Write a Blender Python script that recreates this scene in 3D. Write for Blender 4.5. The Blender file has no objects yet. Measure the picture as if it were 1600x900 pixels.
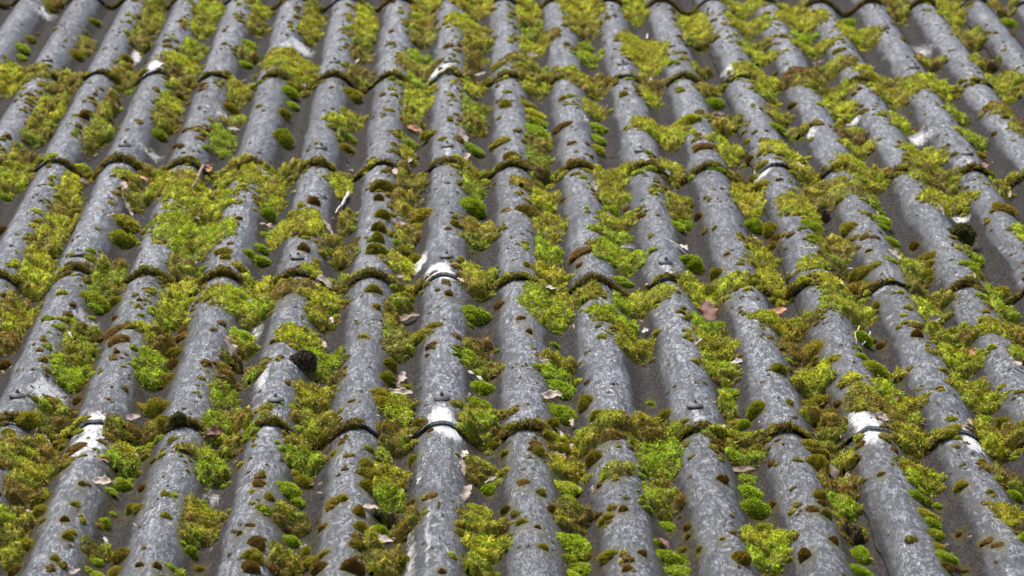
import bpy, math, random
import numpy as np
from mathutils import Matrix, Vector

# ------------------------------------------------------------------ camera, sky, sun, exposure
SC = bpy.context.scene
COL = SC.collection
PITCH = math.radians(25.0)          # slope of the roof
ROOF = Matrix(((1, 0, 0, 0),
               (0, math.cos(PITCH), -math.sin(PITCH), 0),
               (0, math.sin(PITCH), math.cos(PITCH), 6.0),
               (0, 0, 0, 1)))       # roof frame: x along the eaves, y up the slope, z out of the roof
P, AMP, D = 0.177, 0.051, 1.10      # wave pitch, wave depth, visible length of a sheet
LENG, FPX, HCAM = 5303.0, 5088.0, 2.15
ALPHA = math.atan2(1495.0, FPX)
Z0 = HCAM * LENG / 1710.0
TC = -(Z0 - HCAM * math.sin(ALPHA)) / math.cos(ALPHA)
cam = bpy.data.cameras.new('camera')
cam.sensor_width = 36.0
cam.lens = FPX / 1600.0 * 36.0
cam.shift_x = 0.0508
cam.clip_start, cam.clip_end = 0.1, 500.0
camo = bpy.data.objects.new('camera', cam)
COL.objects.link(camo)
rr, ff, uu = Vector((1, 0, 0)), Vector((0, math.cos(ALPHA), -math.sin(ALPHA))), Vector((0, math.sin(ALPHA), math.cos(ALPHA)))
ROLL = math.radians(0.45)
r2 = rr * math.cos(ROLL) + uu * math.sin(ROLL)
u2 = uu * math.cos(ROLL) - rr * math.sin(ROLL)
CM = Matrix(((r2.x, u2.x, -ff.x, 0.193 * P), (r2.y, u2.y, -ff.y, TC), (r2.z, u2.z, -ff.z, HCAM + .011), (0, 0, 0, 1)))  # in roof frame
camo.matrix_world = ROOF @ CM
cam.dof.use_dof = True
cam.dof.focus_distance = HCAM * LENG / 1640.0
cam.dof.aperture_fstop = 8.0
SC.camera = camo

SUN_EL, SUN_AZ = math.radians(76), math.radians(-60)   # azimuth from +Y (up the slope), negative to the left
w = bpy.data.worlds.new('World'); SC.world = w; w.use_nodes = True
nt = w.node_tree; bg = nt.nodes['Background']
sky = nt.nodes.new('ShaderNodeTexSky'); sky.sky_type = 'NISHITA'; sky.sun_disc = False
sky.sun_elevation = SUN_EL; sky.sun_rotation = SUN_AZ
sky.air_density = 1.0; sky.dust_density = 5.0; sky.ozone_density = 1.0
nt.links.new(sky.outputs[0], bg.inputs[0]); bg.inputs[1].default_value = 0.15
sl = bpy.data.lights.new('sun', 'SUN'); sl.energy = 2.6; sl.angle = math.radians(24); sl.color = (1.0, 0.97, 0.92)
so = bpy.data.objects.new('sun', sl); COL.objects.link(so)
sd = Vector((math.sin(SUN_AZ) * math.cos(SUN_EL), math.cos(SUN_AZ) * math.cos(SUN_EL), math.sin(SUN_EL)))
so.rotation_euler = sd.to_track_quat('Z', 'Y').to_euler()
so.location = (0, 0, 20)
SC.view_settings.view_transform = 'Standard'; SC.view_settings.look = 'None'
SC.view_settings.gamma = 1.0; SC.view_settings.use_curve_mapping = False
SC.view_settings.exposure = 1.0

# ------------------------------------------------------------------ numeric helpers
rng = np.random.default_rng(7)
random.seed(7)

def vhash(ix, iy, s=0):
    h = (ix.astype(np.int64) * 374761393 + iy.astype(np.int64) * 668265263 + s * 974634777) & 0x7fffffff
    h = ((h ^ (h >> 13)) * 1274126177) & 0x7fffffff
    return ((h ^ (h >> 16)) & 0xffff) / 65535.0

def vnoise(x, y, s=0):
    x = np.asarray(x, float); y = np.asarray(y, float)
    ix, iy = np.floor(x), np.floor(y)
    fx, fy = x - ix, y - iy
    fx, fy = fx * fx * (3 - 2 * fx), fy * fy * (3 - 2 * fy)
    a, b = vhash(ix, iy, s), vhash(ix + 1, iy, s)
    c, d = vhash(ix, iy + 1, s), vhash(ix + 1, iy + 1, s)
    return (a * (1 - fx) + b * fx) * (1 - fy) + (c * (1 - fx) + d * fx) * fy

def fbm(x, y, s=0, n=3):
    v, a, t = 0, 1, 0
    for k in range(n):
        v = v + a * vnoise(np.asarray(x) * 2 ** k, np.asarray(y) * 2 ** k, s + k * 17); t += a; a *= .5
    return v / t

def clumps(x, y, cell, s=0, rlo=.5, rhi=.95, ids=False):
    """union of small domes, one per jittered cell; 0..1 (and a random number per dome)"""
    gx, gy = np.floor(x / cell), np.floor(y / cell)
    best = np.zeros_like(x); who = np.full_like(x, .5)
    for dx in (-1, 0, 1):
        for dy in (-1, 0, 1):
            cx, cy = gx + dx, gy + dy
            px = (cx + .5 + (vhash(cx, cy, s) - .5) * .9) * cell
            py = (cy + .5 + (vhash(cx, cy, s + 1) - .5) * .9) * cell
            R = (rlo + (rhi - rlo) * vhash(cx, cy, s + 2)) * cell
            q = ((x - px) ** 2 + (y - py) ** 2) / (R * R)
            v = np.sqrt(np.clip(1 - q, 0, 1)) * (.55 + .45 * vhash(cx, cy, s + 3))
            if ids: who = np.where(v > best, vhash(cx, cy, s + 9), who)
            best = np.maximum(best, v)
    return (best, who) if ids else best

def sstep(a, b, x):
    t = np.clip((x - a) / (b - a), 0, 1)
    return t * t * (3 - 2 * t)

LIFT, SIDE, TH = 0.0105, 0.0075, 0.0065

def profile(x):
    c = np.cos(2 * math.pi * np.asarray(x) / P)
    return AMP / 2 * (c - 1) + 0.0042 * (1 - c * c)

def wob(x, t):            # the sheets sag and warp a little
    return 0.006 * (vnoise(x * 1.3 + 5, t * .9 + 3, 91) - .5)

def side(x):
    u = np.mod(x / P + .35, 5.0) - .35
    return SIDE * (1 - sstep(.35, 1.2, u))

OFFR = random.Random(3)
OFF = np.array([[OFFR.uniform(-.012, .012) for _ in range(12)] for _ in range(12)])
OFF[3 + 4, :] += .10; OFF[3 + 1, 4 - 1] = .030; OFF[3 + 0, 4 - 1] = .016; OFF[3 + 1, 4 + 1] = -.010
def off(row, x):
    j = np.floor(np.asarray(x) / P / 5 + .068).astype(int)
    return OFF[np.clip(np.asarray(row).astype(int) + 3, 0, 11), np.clip(j + 4, 0, 11)]
def row_of(x, t):
    r = np.floor(t / D)
    r = np.where(t - r * D < off(r, x), r - 1, r)
    return np.where(t - (r + 1) * D > off(r + 1, x), r + 1, r)

def surf(x, t):
    x = np.asarray(x, float); t = np.asarray(t, float)
    r = row_of(x, t)
    tt = t - r * D - off(r, x)
    return profile(x) + wob(x, t) + LIFT * (1 - tt / D) + side(x)

def to_img(p):
    q = CM.inverted() @ Vector(p)
    z = -q.z
    return 800 + FPX * q.x / z - cam.shift_x * 1600, 450 - FPX * q.y / z, z

def ray_hit(px, py):
    d = CM.to_3x3() @ Vector(((px - 800 + cam.shift_x * 1600) / FPX, (450 - py) / FPX, -1))
    o = CM.translation
    zs = np.linspace((HCAM - .05) / -d.z, (HCAM + .09) / -d.z, 1200)
    X, T, N = o.x + d.x * zs, o.y + d.y * zs, o.z + d.z * zs
    below = N < surf(X, T)
    i = int(np.argmax(below)) if below.any() else len(zs) - 1
    return float(X[i]), float(T[i]), float(zs[i])

def normal_at(x, t, e=.004):
    n = Vector((-(float(surf(x + e, t)) - float(surf(x - e, t))) / (2 * e), 0.01, 1))
    return n.normalized()

# ------------------------------------------------------------------ mesh helpers
def mesh_from(name, V, quads=None, tris=None, attrs=None, smooth=True, extra=None):
    me = bpy.data.meshes.new(name)
    V = np.asarray(V, np.float32)
    me.vertices.add(len(V)); me.vertices.foreach_set('co', V.ravel())
    li, ls = [], []
    off = 0
    if quads is not None and len(quads):
        q = np.asarray(quads, np.int32); li.append(q.ravel()); ls.append(np.arange(len(q)) * 4); off = len(q) * 4
    if tris is not None and len(tris):
        q = np.asarray(tris, np.int32); li.append(q.ravel()); ls.append(off + np.arange(len(q)) * 3)
    L = np.concatenate(li); S = np.concatenate(ls).astype(np.int32)
    me.loops.add(len(L)); me.loops.foreach_set('vertex_index', L)
    me.polygons.add(len(S)); me.polygons.foreach_set('loop_start', S)
    me.polygons.foreach_set('use_smooth', np.full(len(S), smooth))
    for k, a in (attrs or {}).items():
        at = me.attributes.new(k, 'FLOAT', 'POINT'); at.data.foreach_set('value', np.asarray(a, np.float32))
    me.update(calc_edges=True); me.validate()
    return me

def blades(Pt, Nr, ln, wd, spread=.7, down=.0):
    """diamond-shaped shoots standing on points Pt with normals Nr"""
    n = len(Pt)
    r = rng.normal(size=(n, 3))
    d = Nr + spread * r; d[:, 1] -= down
    d /= np.linalg.norm(d, axis=1)[:, None] + 1e-9
    s = np.cross(d, rng.normal(size=(n, 3))); s /= np.linalg.norm(s, axis=1)[:, None] + 1e-9
    L = (ln * (.6 + .8 * rng.random(n)))[:, None] if np.isscalar(ln) else (ln * (.6 + .8 * rng.random(n)))[:, None]
    W = wd * (.7 + .6 * rng.random(n))[:, None]
    bend = rng.normal(size=(n, 3)) * .25; bend[:, 2] -= .15
    base = Pt - d * L * .15
    mid = Pt + d * L * .45
    tip = Pt + (d + bend) * L
    V = np.stack([base, mid - s * W / 2, tip, mid + s * W / 2], 1).reshape(-1, 3)
    Q = np.arange(n * 4).reshape(-1, 4)
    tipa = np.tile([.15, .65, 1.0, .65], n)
    return V, Q, tipa

def link(name, me, mat, M=None, parent=None, color=None):
    o = bpy.data.objects.new(name, me); COL.objects.link(o)
    if mat and not me.materials: me.materials.append(mat)
    if parent is not None: o.parent = parent
    if M is not None:
        if parent is None: o.matrix_world = M
        else: o.matrix_local = M
    if color is not None: o.color = (*color, 1)
    return o

def tag(o, label=None, cat=None, group=None, kind=None):
    if label: o['label'] = label
    if cat: o['category'] = cat
    if group: o['group'] = group
    if kind: o['kind'] = kind
    return o

# ------------------------------------------------------------------ materials
class NT:
    def __init__(s, name):
        s.m = bpy.data.materials.new(name); s.m.use_nodes = True; s.t = s.m.node_tree
        s.b = s.t.nodes['Principled BSDF']; s.out = s.t.nodes['Material Output']
    def n(s, ty, **k):
        nd = s.t.nodes.new(ty)
        for a, v in k.items(): setattr(nd, a, v)
        return nd
    def l(s, a, b): s.t.links.new(a, b)
    def noise(s, vec, scale, detail=4, rough=.55, dist=0):
        nd = s.n('ShaderNodeTexNoise'); nd.inputs['Scale'].default_value = scale
        nd.inputs['Detail'].default_value = detail; nd.inputs['Roughness'].default_value = rough
        nd.inputs['Distortion'].default_value = dist
        s.l(vec, nd.inputs['Vector']); return nd.outputs['Fac']
    def ramp(s, f, a, b, lo=0, hi=1):
        nd = s.n('ShaderNodeMapRange'); nd.interpolation_type = 'SMOOTHSTEP'
        nd.inputs[1].default_value = a; nd.inputs[2].default_value = b
        nd.inputs[3].default_value = lo; nd.inputs[4].default_value = hi
        s.l(f, nd.inputs[0]); return nd.outputs[0]
    def math(s, op, a, b):
        nd = s.n('ShaderNodeMath', operation=op)
        for i, v in enumerate((a, b)):
            if isinstance(v, (int, float)): nd.inputs[i].default_value = v
            else: s.l(v, nd.inputs[i])
        return nd.outputs[0]
    def mix(s, f, a, b, mode='MIX'):
        nd = s.n('ShaderNodeMix', data_type='RGBA', blend_type=mode)
        for i, v in ((0, f), (6, a), (7, b)):
            if isinstance(v, (int, float)): nd.inputs[i].default_value = v
            elif isinstance(v, tuple): nd.inputs[i].default_value = (*v, 1)
            else: s.l(v, nd.inputs[i])
        return nd.outputs[2]
    def attr(s, name):
        nd = s.n('ShaderNodeAttribute'); nd.attribute_name = name; return nd.outputs['Fac']

def sheet_material():
    g = NT('fibre_cement')
    co = g.n('ShaderNodeTexCoord').outputs['Object']
    st = g.n('ShaderNodeMapping'); st.inputs['Scale'].default_value = (1, .36, 1); g.l(co, st.inputs[0]); st = st.outputs[0]
    prof = g.attr('prof')        # 0 valley .. 1 crest
    lime = g.attr('lime')
    big = g.noise(st, 9, 4)
    mid = g.noise(st, 58, 6, .72, 1.3)
    fine = g.noise(st, 210, 5, .75, 1.0)
    grain = g.noise(st, 620, 2, .6)
    # bare weathered cement: blue grey with pale blotches
    c = g.mix(g.ramp(mid, .42, .62), (.032, .0355, .040), (.150, .163, .175))
    c = g.mix(g.math('MULTIPLY', g.ramp(fine, .51, .61, 0, .85), g.ramp(mid, .42, .60, .15, 1)), c, (.40, .41, .42))
    c = g.mix(g.ramp(fine, .40, .485, .95, 0), c, (.014, .0145, .016))
    gr = g.math('MULTIPLY', g.attr('tone'), g.ramp(grain, .36, .62, .50, 1.35))
    cm = g.n('ShaderNodeCombineColor'); [g.l(gr, cm.inputs[q]) for q in range(3)]
    c = g.mix(1.0, c, cm.outputs[0], 'MULTIPLY')
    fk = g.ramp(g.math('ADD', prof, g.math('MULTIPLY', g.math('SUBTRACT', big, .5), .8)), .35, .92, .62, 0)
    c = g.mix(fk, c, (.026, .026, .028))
    # white lichen flecks
    fl = g.math('MULTIPLY', g.ramp(g.noise(st, 120, 6, .8, 1.4), .56, .63), g.ramp(big, .38, .60))
    fl = g.math('MULTIPLY', fl, g.ramp(prof, .35, .75))
    c = g.mix(g.math('MULTIPLY', fl, .80), c, (.50, .51, .50))
    # round pale lichen rosettes here and there, and rain streaks running down
    vo = g.n('ShaderNodeTexVoronoi'); vo.inputs['Scale'].default_value = 26; vo.inputs['Randomness'].default_value = 1.0
    wv = g.n('ShaderNodeVectorMath', operation='ADD'); g.l(co, wv.inputs[0])
    nw = g.n('ShaderNodeTexNoise'); nw.inputs['Scale'].default_value = 140; g.l(co, nw.inputs['Vector'])
    sw = g.n('ShaderNodeVectorMath', operation='SCALE'); g.l(nw.outputs['Color'], sw.inputs[0]); sw.inputs['Scale'].default_value = .012
    g.l(sw.outputs[0], wv.inputs[1]); g.l(wv.outputs[0], vo.inputs['Vector'])
    sc3 = g.n('ShaderNodeSeparateColor'); g.l(vo.outputs['Color'], sc3.inputs[0])
    ro = g.math('MULTIPLY', g.ramp(vo.outputs['Distance'], .16, .30, 1, 0), g.ramp(sc3.outputs[0], .72, .80))
    ring = g.ramp(vo.outputs['Distance'], .02, .22, .55, 1)
    c = g.mix(g.math('MULTIPLY', g.math('MULTIPLY', ro, ring), .55), c, (.27, .285, .265))
    sm = g.n('ShaderNodeMapping'); sm.inputs['Scale'].default_value = (1, .05, 1); g.l(co, sm.inputs[0])
    c = g.mix(g.ramp(g.noise(sm.outputs[0], 70, 4, .6), .52, .68, 0, .60), c, (.024, .023, .022))
    # dark algae film in the gullies, wavering edge
    ed = g.math('ADD', prof, g.math('MULTIPLY', g.math('SUBTRACT', g.noise(st, 14, 5, .65), .5), .9))
    al = g.ramp(ed, .20, .62, 1, 0)
    al = g.math('MULTIPLY', al, g.ramp(g.noise(st, 200, 4, .7), .36, .56, .80, 1.0))
    algae = g.mix(g.ramp(g.noise(st, 170, 5, .7), .44, .62), (.020, .0180, .0165), (.046, .041, .036))
    c = g.mix(g.math('MULTIPLY', al, .95), c, algae)
    fm = g.ramp(g.math('ADD', g.attr('film'), g.math('MULTIPLY', g.math('SUBTRACT', g.noise(co, 75, 6, .75), .5), 1.9)), .62, 1.05)
    c = g.mix(g.math('MULTIPLY', fm, .85), c, g.mix(g.ramp(g.noise(co, 40, 3), .42, .6), (.050, .034, .012), (.062, .066, .014)))
    # brownish crust specks
    br = g.math('MULTIPLY', g.ramp(g.noise(co, 130, 3, .6), .62, .67), .85)
    c = g.mix(br, c, (.032, .024, .015))
    # limewashed / worn pale places
    lm = g.ramp(g.math('ADD', lime, g.math('MULTIPLY', g.math('SUBTRACT', mid, .5), 1.1)), .36, .80)
    lm = g.math('MULTIPLY', lm, g.ramp(fine, .34, .46, .60, 1))
    c = g.mix(lm, c, g.mix(g.ramp(fine, .36, .62), (.24, .24, .235), (.56, .56, .545)))
    g.l(c, g.b.inputs['Base Color'])
    g.l(g.math('ADD', g.ramp(fine, .4, .6, .42, .66), g.math('MULTIPLY', al, .25)), g.b.inputs['Roughness'])
    g.l(g.ramp(al, .1, .7, .20, .03), g.b.inputs['Specular IOR Level'])
    bp = g.n('ShaderNodeBump'); bp.inputs['Strength'].default_value = .8; bp.inputs['Distance'].default_value = .0022
    hsum = g.math('ADD', g.math('MULTIPLY', mid, 1.6), g.math('ADD', fine, g.math('MULTIPLY', grain, .6)))
    g.l(hsum, bp.inputs['Height']); g.l(bp.outputs[0], g.b.inputs['Normal'])
    return g.m

def moss_material(name='moss', blade_light=.25):
    g = NT(name)
    oi = g.n('ShaderNodeObjectInfo')
    co = g.n('ShaderNodeTexCoord').outputs['Object']
    tip = g.attr('tip'); tint = g.attr('tint')
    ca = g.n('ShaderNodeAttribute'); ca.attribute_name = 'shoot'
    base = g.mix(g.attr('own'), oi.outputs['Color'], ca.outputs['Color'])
    old_shaded = g.mix(.55, base, (.060, .036, .010))
    old_shaded = g.mix(1.0, old_shaded, (.36, .36, .36), 'MULTIPLY')  # older brown shoots, with crevice shade painted in by this darkening
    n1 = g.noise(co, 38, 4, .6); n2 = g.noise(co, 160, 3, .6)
    c = g.mix(g.ramp(tip, .05, .70), old_shaded, base)
    c = g.mix(g.ramp(n1, .52, .66, 0, .60), c, (.150, .092, .016))          # rusty, dried places
    c = g.mix(g.ramp(n1, .30, .46, .35, 0), c, (.24, .34, .012))          # fresh places
    c = g.mix(g.ramp(n2, .40, .52, .60, 0), c, (.040, .040, .008))
    c = g.mix(tint, c, (.105, .056, .016))
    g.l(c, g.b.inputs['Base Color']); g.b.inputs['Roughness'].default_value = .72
    g.b.inputs['Specular IOR Level'].default_value = .25
    tr = g.n('ShaderNodeBsdfTranslucent'); g.l(c, tr.inputs[0])
    ms = g.n('ShaderNodeMixShader'); ms.inputs[0].default_value = blade_light
    g.l(g.b.outputs[0], ms.inputs[1]); g.l(tr.outputs[0], ms.inputs[2]); g.l(ms.outputs[0], g.out.inputs[0])
    return g.m

def plain_material(name, a, b, scale=60, rough=.7, objcol=False):
    g = NT(name)
    co = g.n('ShaderNodeTexCoord').outputs['Object']
    f = g.ramp(g.noise(co, scale, 5, .65), .35, .65)
    if objcol:
        oc = g.n('ShaderNodeObjectInfo').outputs['Color']
        c = g.mix(f, g.mix(1.0, oc, a, 'MULTIPLY'), g.mix(1.0, oc, b, 'MULTIPLY'))
    else:
        c = g.mix(f, a, b)
    g.l(c, g.b.inputs['Base Color']); g.b.inputs['Roughness'].default_value = rough
    bp = g.n('ShaderNodeBump'); bp.inputs['Strength'].default_value = .4; bp.inputs['Distance'].default_value = .001
    g.l(f, bp.inputs['Height']); g.l(bp.outputs[0], g.b.inputs['Normal'])
    return g.m

M_SHEET = sheet_material()
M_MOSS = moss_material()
M_BOLT = plain_material('weathered_zinc', (.020, .020, .021), (.070, .068, .066), 300, .55)
M_LEAF = plain_material('dead_leaf', (.55, .55, .55), (1.1, 1.1, 1.1), 90, .6, True)
M_TWIG = plain_material('twig_bark', (.6, .6, .6), (1.1, 1.1, 1.1), 200, .8, True)
M_BALL = plain_material('humus', (.030, .020, .013), (.095, .062, .036), 220, .9)

CC = {'G': (.41, .55, .013), 'Y': (.62, .62, .024), 'O': (.42, .37, .020), 'B': (.27, .145, .018),
      'K': (.050, .036, .014), 'P': (.36, .35, .11)}
def colour(code):
    cs = [CC[ch] for ch in code]
    c = np.mean(cs, 0) if len(cs) > 1 else np.array(cs[0])
    return tuple(np.clip(c * (.88 + .24 * random.random()) * np.array([1 + .12 * (random.random() - .5), 1, 1]), 0, 1))
CNAME = {'G': 'bright green', 'Y': 'yellow green', 'O': 'olive', 'B': 'rusty brown', 'K': 'dark brown', 'P': 'pale yellow',
         'W': 'whitish', 'N': 'brown', 'R': 'dark red', 'X': 'orange'}

# ------------------------------------------------------------------ where things are, in words
ORD = ['first', 'second', 'third', 'fourth', 'fifth', 'sixth', 'seventh', 'eighth', 'ninth', 'tenth', 'eleventh', 'twelfth',
       'thirteenth', 'fourteenth', 'fifteenth', 'sixteenth', 'seventeenth', 'eighteenth', 'nineteenth', 'twentieth']
TIER = {-1: 'bottom tier', 0: 'second tier', 1: 'third tier', 2: 'fourth tier', 3: 'fifth tier', 4: 'topmost tier'}
def first_visible(tier, half):
    tm = (tier + .5) * D
    for k in range(-16, 16):
        kk = k + half
        x, y, z = to_img((kk * P, tm, 0))
        if x > 0: return k
    return 0
FV = {(t, h): first_visible(t, h) for t in TIER for h in (0, .5)}
PENDING = []
def place_words(x, t):
    tier = max(-1, min(4, math.floor(t / D)))
    f = x / P - math.floor(x / P)
    if .2 < f < .8: half, k, w_ = .5, math.floor(x / P), 'gully'
    else: half, k, w_ = 0, int(round(x / P)), 'ridge'
    i = k - FV[(tier, half)]
    wd = f'{ORD[i]} {w_} from the left' if 0 <= i < 20 else f'{w_} at the far left edge'
    return tier, k, w_, wd
def describe_later(o, noun, x, t, desc):
    tier, k, w_, wd = place_words(x, t)
    PENDING.append(((noun, tier, k, w_), -t, o, noun, desc, wd, TIER[tier]))
def write_labels():
    groups = {}
    for p in PENDING: groups.setdefault(p[0], []).append(p)
    for g_ in groups.values():
        g_.sort(key=lambda p: p[1])
        for i, (_, _, o, noun, desc, wd, tier) in enumerate(g_):
            if len(g_) == 1: o['label'] = f'{desc} {noun} on the {wd}, {tier}'
            else:
                od = ORD[i] if i < 20 else 'last'
                o['label'] = f'{desc} {noun}, {od} down the {wd}, {tier}'

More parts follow.
